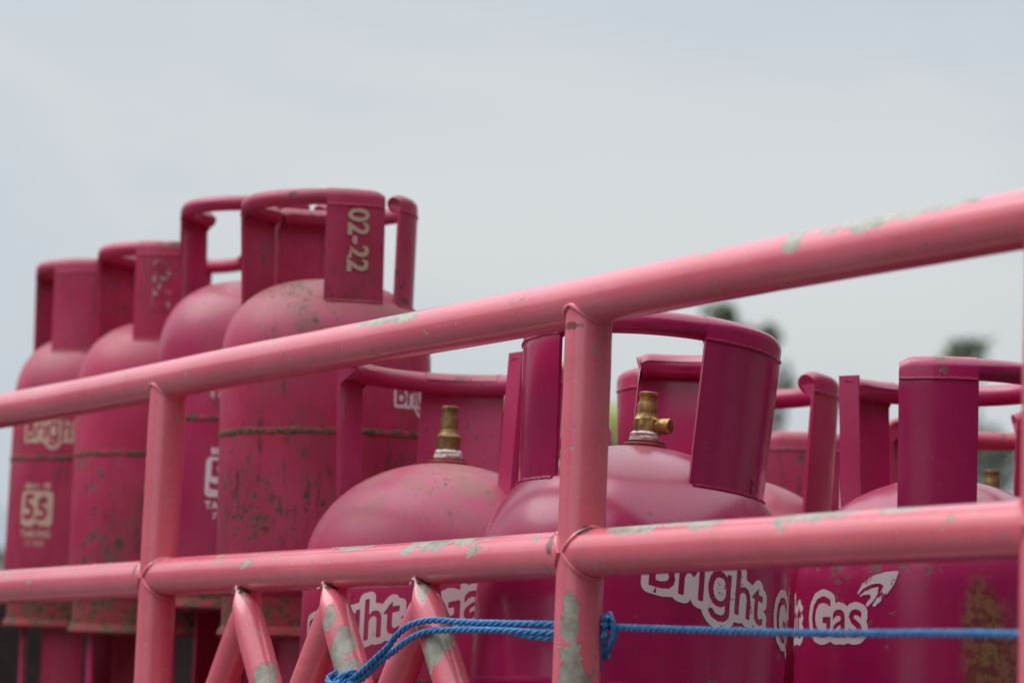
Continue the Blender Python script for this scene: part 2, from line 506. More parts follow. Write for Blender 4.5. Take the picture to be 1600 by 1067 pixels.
m = Mesh(); m.box((S0 - 0.07, -0.03, BED + 0.001), (S0 - 0.03, BEDW + 0.03, 0.27)); m.build('headboard', MAT['bed'], truck, False)
def wavy(p0, p1, n, seed, amp=0.0020):
    p0, p1 = Vector(p0), Vector(p1)
    out = []
    for i in range(n + 1):
        t = i / n
        p = p0.lerp(p1, t)
        q = Vector((p.x * 2.2 + seed, p.z * 2.2, seed * 1.3))
        out.append(p + Vector((0, mnoise.noise(q) * amp, mnoise.noise(q + Vector((9, 3, 1))) * amp)))
    return out
POSTS = [-2.40, -1.56, -0.717, 0.125, 0.713]
for side, y in enumerate((0.0, BEDW)):
    m = Mesh(); m.tube(wavy((S0, y, 0.386), (S1, y, 0.385), 40, 1 + side), PR * 1.04, 32); m.build('top_rail', MAT['rack'], truck)
    ends = [S0] + POSTS + [S1]
    for i in range(len(ends) - 1):
        m = Mesh(); m.tube(wavy((ends[i], y, 0.1605), (ends[i + 1], y, 0.1605), 12, 4 + i + side), PR, 32); m.build('middle_rail', MAT['rack'], truck)
    m = Mesh(); m.tube(wavy((S0, y, -0.002), (S1, y, -0.002), 40, 9 + side), PR, 32); m.build('lower_rail', MAT['rack'], truck)
    for i, s in enumerate(POSTS):
        m = Mesh(); m.tube(wavy((s, y, BED - 0.02), (s, y, 0.386), 16, 20 + i + side), PR, 32)
        post = m.build('post', MAT['rack'], truck)
        rnd = random.Random(i + 10 * side)
        for zz, kind in ((0.3655, 'z'), (0.1605, 's')):
            # hand-laid weld beads where pipe meets pipe
            wb = Mesh()
            if kind == 'z':
                pts = []
                for q in range(28):
                    a = 2 * math.pi * q / 28
                    dy = PR * math.sin(a)
                    pts.append((s + (PR + .001) * math.cos(a), y + dy * 1.03, 0.386 - math.sqrt(max(1e-9, (PR * 1.04) ** 2 - dy * dy)) - 0.001))
                wb.tube(pts, lambda i: ((0.0014 + rnd.random() * 0.0013),) * 2, 8, closed=True)
            else:
                for sg in (-1, 1):
                    pts = []
                    for q in range(28):
                        a = 2 * math.pi * q / 28
                        dy = PR * math.sin(a)
                        pts.append((s + sg * (math.sqrt(max(1e-9, PR ** 2 - dy * dy * .98)) + 0.001), y + dy * 1.04, 0.1605 + (PR + .001) * math.cos(a)))
                    wb.tube(pts, lambda i: ((0.0013 + rnd.random() * 0.0013),) * 2, 8, closed=True)
            wb.build('weld_bead', MAT['rack'], post)
def brace(s0, s1, dn):
    """A pipe hammered flat at its upper end and welded under the middle rail."""
    p0, p1 = Vector((s0, dn * 1.6, 0.1465)), Vector((s1, dn, -0.002))
    pts = [p0.lerp(p1, t) for t in (0, .04, .07, .11, .15, .20, .26, .36, .6, 1.0)]
    wid = [.0020, .0030, .0058, .0100, .0132, .0155, .0165, .0170, .0170, .0170]
    dep = [.0060, .0075, .0095, .0125, .0148, .0162, .0168, .0170, .0170, .0170]
    m = Mesh(); m.tube(pts, lambda i: (wid[i], dep[i]), 28); return m.build('brace', MAT['rack'], truck)
APEX = [-0.497, -0.309, -0.131]
def apex_weld(a, seed):
    rnd = random.Random(seed)
    w = Mesh()
    w.tube([(a + x * 0.0022 + rnd.uniform(-.0005, .0005), -0.0145 + rnd.uniform(-.001, .001) - 0.001 * (x == 0), 0.1435 - abs(x) * 0.0012) for x in range(-4, 5)],
           lambda i: (0.0016 + rnd.random() * 0.0014,) * 2, 8)
    return w
for a in APEX:
    brace(a - 0.001, a - 0.094, 0.006)
    br = brace(a + 0.001, a + 0.094, -0.007)
    apex_weld(a, int(-a * 1000)).build('weld_bead', MAT['rack'], br)

# ------------------------------------------------------------------ stencil print: raster field -> contour mesh
H_CELL = 0.0007
def glyph_tris(text, size, bold):
    cu = bpy.data.curves.new('glyphs', 'FONT')
    cu.body = text
    cu.size = size
    cu.offset = bold
    cu.align_x = 'CENTER'
    cu.align_y = 'CENTER'
    cu.fill_mode = 'BOTH'
    cu.resolution_u = 3
    ob = bpy.data.objects.new('glyphs', cu)
    COL.objects.link(ob)
    dg = bpy.context.evaluated_depsgraph_get()
    me = bpy.data.meshes.new_from_object(ob.evaluated_get(dg))
    me.calc_loop_triangles()
    co = np.array([v.co[:2] for v in me.vertices]) if len(me.vertices) else np.zeros((0, 2))
    tri = np.array([t.vertices[:] for t in me.loop_triangles], dtype=int)
    bpy.data.objects.remove(ob)
    bpy.data.curves.remove(cu)
    bpy.data.meshes.remove(me)
    return co, tri

class Field:
    def __init__(self, w, h):
        self.w, self.h = w, h
        self.nx, self.ny = int(w / H_CELL) + 1, int(h / H_CELL) + 1
        self.X, self.Y = np.meshgrid((np.arange(self.nx) - (self.nx - 1) / 2) * H_CELL,
                                     (np.arange(self.ny) - (self.ny - 1) / 2) * H_CELL)
    def zero(self):
        return np.zeros((self.ny, self.nx))
    def text(self, s, size, cx=0, cy=0, bold=0.0, sx=1.0, shear=0.0):
        co, tri = glyph_tris(s, size, bold)
        F = self.zero()
        if not len(tri):
            return F
        co = co.copy()
        co[:, 0] = co[:, 0] * sx + shear * co[:, 1]
        co += (cx, cy)
        return self.polys([co[t] for t in tri], F)
    def polys(self, tris, F=None):
        F = self.zero() if F is None else F
        ox, oy = self.X[0, 0], self.Y[0, 0]
        for p in tris:
            p = np.asarray(p)
            x0, x1 = int((p[:, 0].min() - ox) / H_CELL) - 1, int((p[:, 0].max() - ox) / H_CELL) + 2
            y0, y1 = int((p[:, 1].min() - oy) / H_CELL) - 1, int((p[:, 1].max() - oy) / H_CELL) + 2
            x0, y0 = max(x0, 0), max(y0, 0)
            if x1 <= x0 or y1 <= y0:
                continue
            x, y = self.X[y0:y1, x0:x1], self.Y[y0:y1, x0:x1]
            d = []
            n = len(p)
            inside = np.zeros(x.shape, bool)
            for i in range(n):                                   # even-odd test, any simple polygon
                a, c = p[i], p[(i + 1) % n]
                if a[1] == c[1]:
                    continue
                cond = (a[1] > y) != (c[1] > y)
                inside ^= cond & (x < (c[0] - a[0]) * (y - a[1]) / (c[1] - a[1]) + a[0])
            F[y0:y1, x0:x1] = np.maximum(F[y0:y1, x0:x1], inside)
        return F
    def dilate(self, F, r):
        k = int(math.ceil(r / H_CELL))
        out = F.copy()
        P = np.pad(F, k)
        for dy in range(-k, k + 1):
            for dx in range(-k, k + 1):
                if (dx * dx + dy * dy) * H_CELL * H_CELL <= r * r:
                    out = np.maximum(out, P[k + dy:k + dy + self.ny, k + dx:k + dx + self.nx])
        return out
    def rrect(self, cx, cy, w, h, r):
        qx = np.abs(self.X - cx) - w / 2 + r
        qy = np.abs(self.Y - cy) - h / 2 + r
        d = np.hypot(np.maximum(qx, 0), np.maximum(qy, 0)) + np.minimum(np.maximum(qx, qy), 0) - r
        return (d < 0).astype(float)
    def worn(self, F, seed, amount):
        """knock ragged holes out of the print"""
        rs = np.random.RandomState(seed)
        N = self.zero()
        for cell, wt in ((14, .5), (6, .3), (3, .2)):
            gx, gy = self.nx // cell + 3, self.ny // cell + 3
            G = rs.rand(gy, gx)
            xi = np.arange(self.nx) / cell
            yi = np.arange(self.ny) / cell
            x0, y0 = xi.astype(int), yi.astype(int)
            fx, fy = xi - x0, (yi - y0)[:, None]
            A = G[y0][:, x0] * (1 - fx) + G[y0][:, x0 + 1] * fx
            B = G[y0 + 1][:, x0] * (1 - fx) + G[y0 + 1][:, x0 + 1] * fx
            N += wt * (A * (1 - fy) + B * fy)
        return F * (N > amount)
    def mesh(self, F, wrap):
        """marching squares on the softened field; wrap(u, v) -> 3D point"""
        P = np.pad(F, 1)
        F = sum(P[1 + dy:1 + dy + self.ny, 1 + dx:1 + dx + self.nx] * (4 - 2 * abs(dx) - 2 * abs(dy) + (abs(dx * dy)))
                for dy in (-1, 0, 1) for dx in (-1, 0, 1)) / 16.0
        F[0] = F[-1] = 0
        F[:, 0] = F[:, -1] = 0
        verts, faces, idx = [], [], {}
        ox, oy = self.X[0, 0], self.Y[0, 0]
        def vert(key, x, y):
            i = idx.get(key)
            if i is None:
                i = idx[key] = len(verts)
                verts.append(wrap(ox + x * H_CELL, oy + y * H_CELL))
            return i
        B = F > 0.5
        any_ = B[:-1, :-1] | B[1:, :-1] | B[:-1, 1:] | B[1:, 1:]
        full = B[:-1, :-1] & B[1:, :-1] & B[:-1, 1:] & B[1:, 1:]
        for j in range(self.ny - 1):
            i = 0
            row_any, row_full = any_[j], full[j]
            if not row_any.any():
                continue
            while i < self.nx - 1:
                if not row_any[i]:
                    i += 1
                    continue
                if row_full[i]:
                    faces.append((vert((i, j), i, j), vert((i + 1, j), i + 1, j), vert((i + 1, j + 1), i + 1, j + 1), vert((i, j + 1), i, j + 1)))
                    i += 1
                    continue
                cs = [(i, j), (i + 1, j), (i + 1, j + 1), (i, j + 1)]
                poly = []
                for q in range(4):
                    a, c = cs[q], cs[(q + 1) % 4]
                    fa, fc = F[a[1], a[0]], F[c[1], c[0]]
                    if fa > .5:
                        poly.append(vert(a, *a))
                    if (fa > .5) != (fc > .5):
                        t = (0.5 - fa) / (fc - fa)
                        kk = (min(a, c), max(a, c))
                        poly.append(vert(kk, a[0] + (c[0] - a[0]) * t, a[1] + (c[1] - a[1]) * t))
                if len(poly) >= 3:
                    faces.append(tuple(poly))
                i += 1
        return verts, faces

def wrap_on(R, ang, zc, slope=0.0, spin=False):
    def w(u, v):
        if spin:
            u, v = v, -u
        a = rad(ang) + u / R
        return (R * math.sin(a), -R * math.cos(a), zc + v + slope * u)
    return w

def print_mesh(name, F, fld, wrap, mat, parent):
    v, f = fld.mesh(F, wrap)
    o = new_obj(name, v, f, mat, parent, smooth=True, sharp=180)
    return o

def brand_field(fld, s, cx=0.0, seed=1, wear=0.26):
    letters = np.maximum(fld.text('Bri\u0261ht', s, cx - s * 0.95, 0, s * 0.012, 0.86), fld.text('Gas', s, cx + s * 1.30, 0, s * 0.012, 0.86))
    blob = fld.dilate(letters, s * 0.125)
    return fld.worn(blob * (1 - letters), seed, wear)
def weight_field(fld, s, seed=2, wear=0.25):
    box = fld.rrect(0, s * 0.05, s * 1.18, s * 1.0, s * 0.14)
    box = box * (1 - fld.text('5', s * 0.98, -s * 0.26, s * 0.06, s * 0.03)) * (1 - fld.text('5', s * 0.82, s * 0.24, s * 0.0, s * 0.03))
    box = box * (1 - fld.rrect(s * 0.0, -s * 0.22, s * 0.09, s * 0.09, s * 0.02))
    out = box
    for t, sz, y in (('BERAT ISI', 0.22, 0.69), ('TABUNG', 0.27, -0.66), ('7.1 KG', 0.24, -0.92)):
        out = np.maximum(out, fld.text(t, s * sz, 0, s * y, s * 0.008, 1.05))
    return fld.worn(out, seed, wear)

# ------------------------------------------------------------------ gas cylinders
def body_profile(R, z0, zs, zt, p=None, n=22):
    p = p or (2.05 if R > .14 else 2.5)
    """bottom knuckle, straight wall, domed head"""
    pr = []
    hb = 0.055 if R > .13 else 0.045
    for i in range(9):
        t = i / 8 * math.pi / 2
        pr.append((R * (0.35 + 0.65 * math.sin(t) ** 0.8) if i else R * .35, z0 + hb * (1 - math.cos(t))))
    for i in range(n + 1):
        t = i / n * math.pi / 2
        r = R * math.cos(t) ** (2 / p)
        z = zs + (zt - zs) * math.sin(t) ** (2 / p)
        if r < 0.012:
            r = 0.012
        pr.append((r, z))
    return pr
def dome_z(r, R, zs, zt, p=None):
    p = p or (2.05 if R > .14 else 2.5)
    c = min(1.0, (r / R)) ** p
    return zs + (zt - zs) * (1 - c) ** (1 / p)

SPEC = {
    'large': dict(R=0.150, foot=0.045, fr=0.125, zs=0.582, zt=0.704, seam=0.464, ring=0.806, gr_top=0.1145, gr_bot=0.1185, pipe=0.0115),
    'small': dict(R=0.125, foot=0.036, fr=0.117, zs=0.318, zt=0.425, seam=0.238, ring=0.513, gr_top=0.0955, gr_bot=0.102, pipe=0.0098),
    'small_low': dict(R=0.125, foot=0.036, fr=0.117, zs=0.318, zt=0.425, seam=0.238, ring=0.523, gr_top=0.088, gr_bot=0.094, pipe=0.0085),
    'mini': dict(R=0.130, foot=0.030, fr=0.105, zs=0.105, zt=0.200, seam=0.095, ring=0.240, gr_top=0.066, gr_bot=0.070, pipe=0.007),
}
def guard_plate(sp, a0, a1, mat, parent, seed=0, notch=False, flange=None, free=(False, False)):
    """A curved, slightly conical steel strip that carries the hand ring; returns the plate."""
    rnd = random.Random(seed)
    th = 0.0042
    ztop = sp['ring'] + sp['pipe'] * 0.25
    n, rows = max(6, int(abs(a1 - a0) / 3)), 8
    outer, inner = [], []
    rbot = sp['gr_bot']
    zb0 = dome_z(rbot, sp['R'], sp['zs'], sp['zt']) - 0.012
    wrapn = 6
    PRW = sp['pipe'] * 1.07
    ztop = sp['ring']
    for j in range(rows + wrapn + 1):
        t = min(1.0, j / rows)
        rr = rbot + (sp['gr_top'] + PRW - rbot) * t
        zc, rin = None, rr - th
        if j > rows:                                  # the strip curls over the ring
            w_ = (j - rows) / wrapn * rad(165)
            rr = sp['gr_top'] + PRW * math.cos(w_)
            zc = sp['ring'] + PRW * math.sin(w_)
            rin = sp['gr_top'] + (PRW - 0.002) * math.cos(w_)
        squeeze = 1.0 - 0.05 * t
        mid, half = (a0 + a1) / 2, (a1 - a0) / 2
        for i in range(n + 1):
            a = rad(mid + half * squeeze * (2 * i / n - 1))
            z = zb0 + (ztop - zb0) * t if zc is None else zc
            zi = z if zc is None else sp['ring'] + (zc - sp['ring']) * (PRW - 0.002) / PRW
            if notch and j <= 1 and abs(i - n * 0.62) < 0.8:
                z = zb0 + 0.026
            if j >= rows - 1:                         # the strip is trimmed round at a free corner
                for e_, fr_ in ((i / n, free[0]), (1 - i / n, free[1])):
                    c_ = max(0.0, 1 - e_ * (a1 - a0) / 6.0)
                    if fr_ and c_ > 0:
                        z -= PRW * 0.3 * c_ * c_
                        zi -= PRW * 0.3 * c_ * c_
            outer.append((rr * math.sin(a), -rr * math.cos(a), z))
            inner.append((rin * math.sin(a), -rin * math.cos(a), zi))
    m = Mesh()
    N = n + 1
    vs = outer + inner
    off = len(outer)
    rows += wrapn
    fs = []
    for j in range(rows):
        for i in range(n):
            q = (j * N + i, j * N + i + 1, (j + 1) * N + i + 1, (j + 1) * N + i)
            fs.append(q)
            fs.append(tuple(off + x for x in q[::-1]))
    for j in range(rows):
        for i in (0, n):
            fs.append((j * N + i, (j + 1) * N + i, off + (j + 1) * N + i, off + j * N + i))
    for i in (0, n):                                  # the rolled end is closed with weld
        fs.append(tuple(j * N + i for j in range(rows - wrapn - 1, rows + 1)))
    for i in range(n):
        for j in (0, rows):
            fs.append((j * N + i, j * N + i + 1, off + j * N + i + 1, off + j * N + i))
    m.add(vs, fs)
    if flange:                                        # the free edge is bent inwards
        sg = -1 if flange == 'flange' else 1
        ae = rad((a0 if sg < 0 else a1) - sg * 0.4)
        vv = []
        for z_, ro, sq in ((zb0, rbot + 0.0006, 0.0), (sp['ring'] + PRW * 1.02, sp['gr_top'] + PRW + 0.0006, 0.05 * rad(a1 - a0) / 2)):
            for rr_, da in ((ro, 0.0), (ro - 0.0255, 0.0), (ro - 0.0255, sg * 0.03), (ro - 0.002, sg * 0.03)):
                an = ae + da - sg * sq
                vv.append((rr_ * math.sin(an), -rr_ * math.cos(an), z_))
        m.add(vv, [(0, 1, 2, 3), (7, 6, 5, 4), (0, 4, 5, 1), (1, 5, 6, 2), (2, 6, 7, 3), (3, 7, 4, 0)])
    pl = m.build('guard_plate', mat, parent, True, 40)
    # rough fillet welds: under the ring and along the dome
    for which in (0, 1):
        pts = []
        for i in range(n * 2 + 1):
            a = rad(a0 + 1.5 + (a1 - a0 - 3) * i / (n * 2))
            if which == 0:
                rr, z = sp['gr_top'] + PRW - 0.001, sp['ring'] - sp['pipe'] * 1.0 + rnd.uniform(-.0003, .0003)
            else:
                rr = rbot + 0.0015
                z = dome_z(rr, sp['R'], sp['zs'], sp['zt']) + rnd.uniform(-.0004, .0004)
            pts.append((rr * math.sin(a), -rr * math.cos(a), z))
        w = Mesh(); w.tube(pts, lambda i: (0.0017 + rnd.random() * 0.0005,) * 2, 7); w.build('weld_bead', mat, pl)
    return pl

def hand_ring(sp, a0, a1, mat, parent, sag=0.0):
    a0, a1 = a0 + 1.3, a1 - 1.3
    n = max(8, int(abs(a1 - a0) / 4))
    pts = []
    for i in range(n + 1):
        a = rad(a0 + (a1 - a0) * i / n)
        dr = max(0.0, 1 - min(i, n - i) / n * (a1 - a0) / 5.0)
        wob = 1 + 0.006 * math.sin(a * 2.3 + sag * 7)
        pts.append((sp['gr_top'] * wob * math.sin(a), -sp['gr_top'] * wob * math.cos(a), sp['ring'] + sag * 0.004 * math.sin(a * 1.5) - sp['pipe'] * 0.3 * dr * dr))
    m = Mesh(); m.tube(pts, sp['pipe'], 18); return m.build('hand_ring', mat, parent)

def valve(sp, mat, parent, out_ang=60, outlet=True, tall=1.0):
    z = sp['zt']
    m = Mesh()
    m.lathe([(0.0225, z - 0.006), (0.0225, z + 0.0015), (0.0205, z + 0.003), (0.0205, z + 0.0048), (0.0165, z + 0.006)], 40)
    m.build('valve_boss', MAT['gasket'], parent)
    m = Mesh()
    rnd = random.Random(3)
    m.lathe([(0.0150, z + 0.0055), (0.0152, z + 0.0085), (0.0146, z + 0.0105), (0.0152, z + 0.0125), (0.0135, z + 0.0150)], 28)
    for v in m.v:
        f = 1 + rnd.uniform(-.05, .07)
        v.x *= f; v.y *= f
    tape_v, tape_f = m.v, m.f
    zb = z + 0.0142
    m = Mesh()
    prof = [(0.0128, zb), (0.0140, zb + .001), (0.0140, zb + .0125), (0.0118, zb + .0148), (0.0108, zb + .0165), (0.0105, zb + .0185),
            (0.0100, zb + .0190), (0.0100, zb + .0285), (0.0094, zb + .0300), (0.0094, zb + .0305), (0.0084, zb + .0310), (0.0082, zb + .0355),
            (0.0094, zb + .0365), (0.0096, zb + .0395), (0.0088, zb + .0402), (0.0060, zb + .0402), (0.0055, zb + .0340)]
    prof = [(r_, zb + (z_ - zb) * tall) for r_, z_ in prof]
    m.lathe(prof, 32)
    for v in m.v:                      # spanner flats on the lower block
        if zb + .0005 < v.z < zb + .013:
            v.x = max(-.0122, min(.0122, v.x)); v.y = max(-.0122, min(.0122, v.y))
    vo = m.build('valve', mat, parent, True, 28)
    new_obj('seal_tape', tape_v, tape_f, MAT['tape'], vo)
    if outlet:
        a = rad(out_ang)
        d = Vector((math.sin(a), -math.cos(a), 0))
        m = Mesh()
        c = Vector((0, 0, zb + 0.0068))
        rr = [.0066, .0066, .0078, .0078, .0072, .0050, .0050]
        dd = [.008, .0150, .0155, .0255, .0268, .0268, .0200]
        m.tube([c + d * x for x in dd], lambda i: (rr[i], rr[i]), 24)
        m.build('outlet', mat, vo, True, 28)
    return vo

def cylinder(kind, s, n, z0, turn, mat, label, guard, group, tilt=(0, 0), seam='seam_rust', foot='foot_rust', valve_mat='brass_dull',
             out_ang=150, has_valve=True, name='gas_cylinder', scale=1.0, ring_sag=0.0, notch=None, pivot=0.0, tall=1.0):
    """guard: list of (ring_a0, ring_a1, [(plate_a0, plate_a1), ...]); angles in degrees about the axis"""
    sp = SPEC[kind]
    loc = T(s, n, z0)
    rot = (rad(tilt[0]), rad(tilt[1]), rad(turn))
    if pivot:                                      # (s, n) is where the axis passes at this height
        up = (Matrix.Rotation(rot[2], 3, 'Z') @ Matrix.Rotation(rot[1], 3, 'Y') @ Matrix.Rotation(rot[0], 3, 'X')) @ Vector((0, 0, 1))
        loc = loc - Vector((up.x, up.y, 0)) * pivot
    t = thing(name, label, 'gas cylinder', loc, rot, group)
    t.scale = (1, 1, scale)
    pm = MAT[mat]
    m = Mesh(); m.lathe(body_profile(sp['R'], sp['foot'] - 0.012, sp['zs'], sp['zt']), 96)
    body = m.build('body', pm, t, True, 50)
    rnd = random.Random(hash((round(s * 1000), round(n * 1000))) % 1000)
    SEAM_R, SEAM_D = (0.0030, 0.0014) if kind == 'large' else (0.0036, 0.0018)
    m = Mesh()
    m.tube([((sp['R'] - .0008) * math.cos(2 * math.pi * i / 90), (sp['R'] - .0008) * math.sin(2 * math.pi * i / 90), sp['seam'] + rnd.uniform(-.0006, .0006)) for i in range(90)],
           lambda i: (SEAM_R + rnd.random() * 0.0016, SEAM_D + rnd.random() * .0007), 8, closed=True)
    m.build('weld_seam', MAT[seam], body)
    fr = sp['fr']
    m = Mesh()
    m.lathe([(fr - .006, sp['foot'] + 0.012), (fr - .004, 0.012), (fr - .009, 0.010), (fr - .012, 0.004), (fr - .008, 0.0), (fr + .002, 0.0), (fr + .006, 0.004), (fr + .004, 0.010), (fr + .0005, 0.014), (fr, sp['foot'] + 0.012)], 64, top=False, bottom=False)
    m.build('foot_ring', MAT[foot], t)
    plates = []
    for gi, (r0, r1, pls) in enumerate(guard):
        hand_ring(sp, r0, r1, pm, t, ring_sag)
        for pi, pq in enumerate(pls):
            plates.append(guard_plate(sp, pq[0], pq[1], pm, t, gi * 10 + pi, notch == (gi, pi), pq[2] if len(pq) > 2 else None,
                                      (abs(pq[0] - r0) < 5, abs(pq[1] - r1) < 5)))
    if has_valve:
        valve(sp, MAT[valve_mat], t, out_ang, True, tall)
    return t, body, plates, sp
def halves(a0, span=168, plate=42):
    return [(a0 + k, a0 + k + span, [(a0 + k, a0 + k + plate), (a0 + k + span - plate, a0 + k + span)]) for k in (0, 180)]

GL, GS, GB = 'large gas cylinders standing on the bed', 'small gas cylinders stacked as upper layer', 'small gas cylinders under the stacked ones'
def facing(s, n):
    p = T(s, n)
    return math.degrees(math.atan2(-p.x, p.y))

# --- large cylinders
cB = cylinder('large', -0.058, 0.193, BED, -2.7, 'clean', 'large clean magenta gas cylinder behind the post the blue rope is tied to',
              [(-99, 187, [(-99, -43), (22, 82), (129, 187)])], GL, tilt=(-2.5, 2.7), seam='seam_clean', foot='foot_paint',
              valve_mat='brass', out_ang=62, notch=(0, 1), pivot=0.68)
cA = cylinder('large', -0.457, 0.215, BED + 0.008, 1.2, 'dusty', 'large dusty gas cylinder behind the zigzag braces, valve wrapped in white tape',
              [(36, 272, [(36, 80, 'flange'), (150, 197), (234, 272)])], GL, tilt=(0, 0.5), foot='foot_paint', out_ang=170, pivot=0.7, tall=1.22)
cC = cylinder('large', -0.068, 0.585, BED, -8.7, 'clean_stained', 'large magenta gas cylinder with white arrow emblem, nearest the right edge',
              [(-22, 243, [(-22, 17), (62, 108), (208, 243, 'flange_end')])], GL, seam='seam_clean', foot='foot_paint', out_ang=140)
cF = cylinder('large', -0.380, 0.536, BED + 0.016, -4.5, 'semi', 'large magenta gas cylinder half hidden between the two front clean ones',
              [(48, 312, [(48, 100), (172, 214), (278, 312)])], GL, out_ang=180)
cH = cylinder('large', -0.365, 0.925, BED, -10, 'worn_red', 'large worn gas cylinder at right edge behind the emblem one, brass valve showing',
              [(12, 285, [(12, 50), (120, 160), (246, 285)])], GL, out_ang=-95)
cG = cylinder('large', -0.735, 0.925, BED, -6, 'worn', 'large faded pink gas cylinder far back, only its rusty guard plate showing',
              [(-20, 270, [(-20, 26), (100, 142), (228, 270)])], GL, out_ang=180)
cK = cylinder('large', -0.86, 0.56, BED, 0, 'semi', 'large magenta gas cylinder hidden behind the dusty one by the braces',
              halves(40), GL, out_ang=180)
cJ = cylinder('large', -1.978, 1.366, BED, 0, 'semi', 'large gas cylinder under the lime green one', halves(20), GL, has_valve=True)

# --- small cylinders, upper layer (the bottle by the post with the date, then along the rack)
UP = 0.106
D1 = cylinder('small', -0.762, 0.221, UP, 3.7, 'worn', 'small scuffed pink gas cylinder with 02-22 on its guard, tallest of the stack',
              [(-140, 39, [(-140, -88), (-3, 39)]), (51, 219, [(51, 93), (172, 219)])], GS, tilt=(2.2, -1.5), has_valve=False, pivot=0.5)
D2 = cylinder('small', -1.046, 0.279, UP + 0.037, 5.0, 'semi', 'small gas cylinder with white 5 box, partly behind the 02-22 one',
              [(-136, 35, [(-136, -90), (-5, 35)]), (47, 192, [(47, 92), (150, 192)])], GS, has_valve=False, tilt=(1.5, 0), pivot=0.5)
D3 = cylinder('small', -1.288, 0.275, UP + 0.010, 6.9, 'worn_red', 'small red-pink gas cylinder without print, third from right in upper row',
              [(-158, 12, [(-158, -92), (-31, 12)]), (76, 196, [(76, 112), (150, 196)])], GS, has_valve=False, tilt=(2.2, -0.6), pivot=0.5)
D4 = cylinder('small', -1.556, 0.300, UP + 0.021, 8.3, 'worn', 'small dirty gas cylinder with yellowed 5.5 box at the left edge',
              [(-170, -4, [(-160, -94), (-48, -4)]), (10, 182, [(10, 52), (140, 182)])], GS, has_valve=False, tilt=(2.0, 0), pivot=0.5)
# --- the layer they stand on
def under(c):                                      # straight below a stacked one
    d = c[0].location - ORIGIN
    return d.dot(AX), d.dot(AY)
low = [(*under(D1), 'semi', 1.03, 'small gas cylinder in the lower layer, right under the 02-22 one', [(-60, 100, [(-30, 12), (60, 100)]), (120, 290, [(120, 160), (250, 290)])]),
       (*under(D2), 'worn', 1.10, 'small gas cylinder in the lower layer under the one with white 5 box', [(-130, 40, [(-96, -62), (-4, 30)]), (60, 220, [(60, 100), (180, 220)])]),
       (*under(D3), 'dusty', 1.05, 'small gas cylinder in the lower layer under the one without print', [(-96, 40, [(-96, -64), (60, 92)]), (110, 260, [(110, 150), (222, 258)])]),
       (*under(D4), 'worn_red', 1.07, 'small gas cylinder in the lower layer under the leftmost dirty one', [(-60, 100, [(-42, -4), (60, 100)]), (130, 290, [(130, 170), (250, 290)])]),
       (-1.15, 0.62, 'clean', 0.94, 'small clean magenta gas cylinder in the second lower row, seen through the gaps', halves(30)),
       (-1.425, 0.60, 'clean', 0.94, 'small bright magenta gas cylinder in the second lower row near the left edge', halves(-15)),
       (-1.405, 0.90, 'semi', 1.0, 'small gas cylinder in the third lower row, hidden by the others', halves(10))]
LOW = [cylinder('small_low', s, n, BED, facing(s, n), mt, lb, gd, GB, has_valve=(i > 3), scale=sc) for i, (s, n, mt, sc, lb, gd) in enumerate(low)]

# --- the lime green one far back
cM = cylinder('mini', -1.970, 1.378, BED + 0.826, -1, 'green', 'small lime green gas cylinder far back behind the front post',
              halves(45), None, seam='seam_clean', foot='foot_paint', name='green_gas_cylinder')
fl = Field(0.16, 0.05)
print_mesh('brand_print', fl.worn(fl.text('LPG 3 KG', 0.036, 0, 0, .001), 4, .2), fl, wrap_on(0.1306, 60, 0.075), MAT['print_green'], cM[1])

# --- prints
fl = Field(0.30, 0.085)
print_mesh('brand_print', brand_field(fl, 0.058, 0, 5, 0.22), fl, wrap_on(0.1505, 50.0, 0.553, -0.19), MAT['print'], cB[1])
print_mesh('brand_print', brand_field(fl, 0.060, 0, 8, 0.22), fl, wrap_on(0.1505, -20.0, 0.530, 0.24), MAT['print'], cA[1])
fc = Field(0.34, 0.15)
bf = brand_field(fc, 0.058, -0.02, 11, 0.20)
U = 1 / 3.475 * 2.97 / 4444.4
def emblem(pts):
    return [((x - 600) * U * 1.06 + 0.109, -(y - 560) * U + 0.030) for x, y in pts]
em = fc.polys([emblem([(490, 580), (520, 530), (580, 490), (650, 470), (712, 466), (690, 532), (650, 592), (590, 652), (573, 648), (612, 590),
                       (634, 545), (620, 531), (570, 535), (522, 560), (494, 590)]),
               emblem([(490, 608), (528, 575), (575, 556), (607, 550), (602, 590), (572, 632), (546, 654), (538, 640), (568, 604), (560, 588), (522, 592)])])
print_mesh('brand_print', np.maximum(bf, em), fc, wrap_on(0.1505, -66.0, 0.550), MAT['print'], cC[1])
fl = Field(0.26, 0.075)
print_mesh('brand_print', brand_field(fl, 0.038, 0, 21, 0.24), fl, wrap_on(0.1255, 76.0, 0.284), MAT['print'], D1[1])
print_mesh('brand_print', brand_field(fl, 0.046, 0, 23, 0.36), fl, wrap_on(0.1255, 20.0, 0.272), MAT['print_faint'], D2[1])
print_mesh('brand_print', brand_field(fl, 0.042, 0, 25, 0.28), fl, wrap_on(0.1255, -16.0, 0.277), MAT['print_old'], D4[1])
fw = Field(0.10, 0.12)
print_mesh('weight_print', weight_field(fw, 0.050, 31, 0.24), fw, wrap_on(0.1255, -12.0, 0.162), MAT['print'], D2[1])
print_mesh('weight_print', weight_field(fw, 0.050, 33, 0.33), fw, wrap_on(0.1255, -42.0, 0.164), MAT['print_old'], D4[1])
fd = Field(0.12, 0.05)
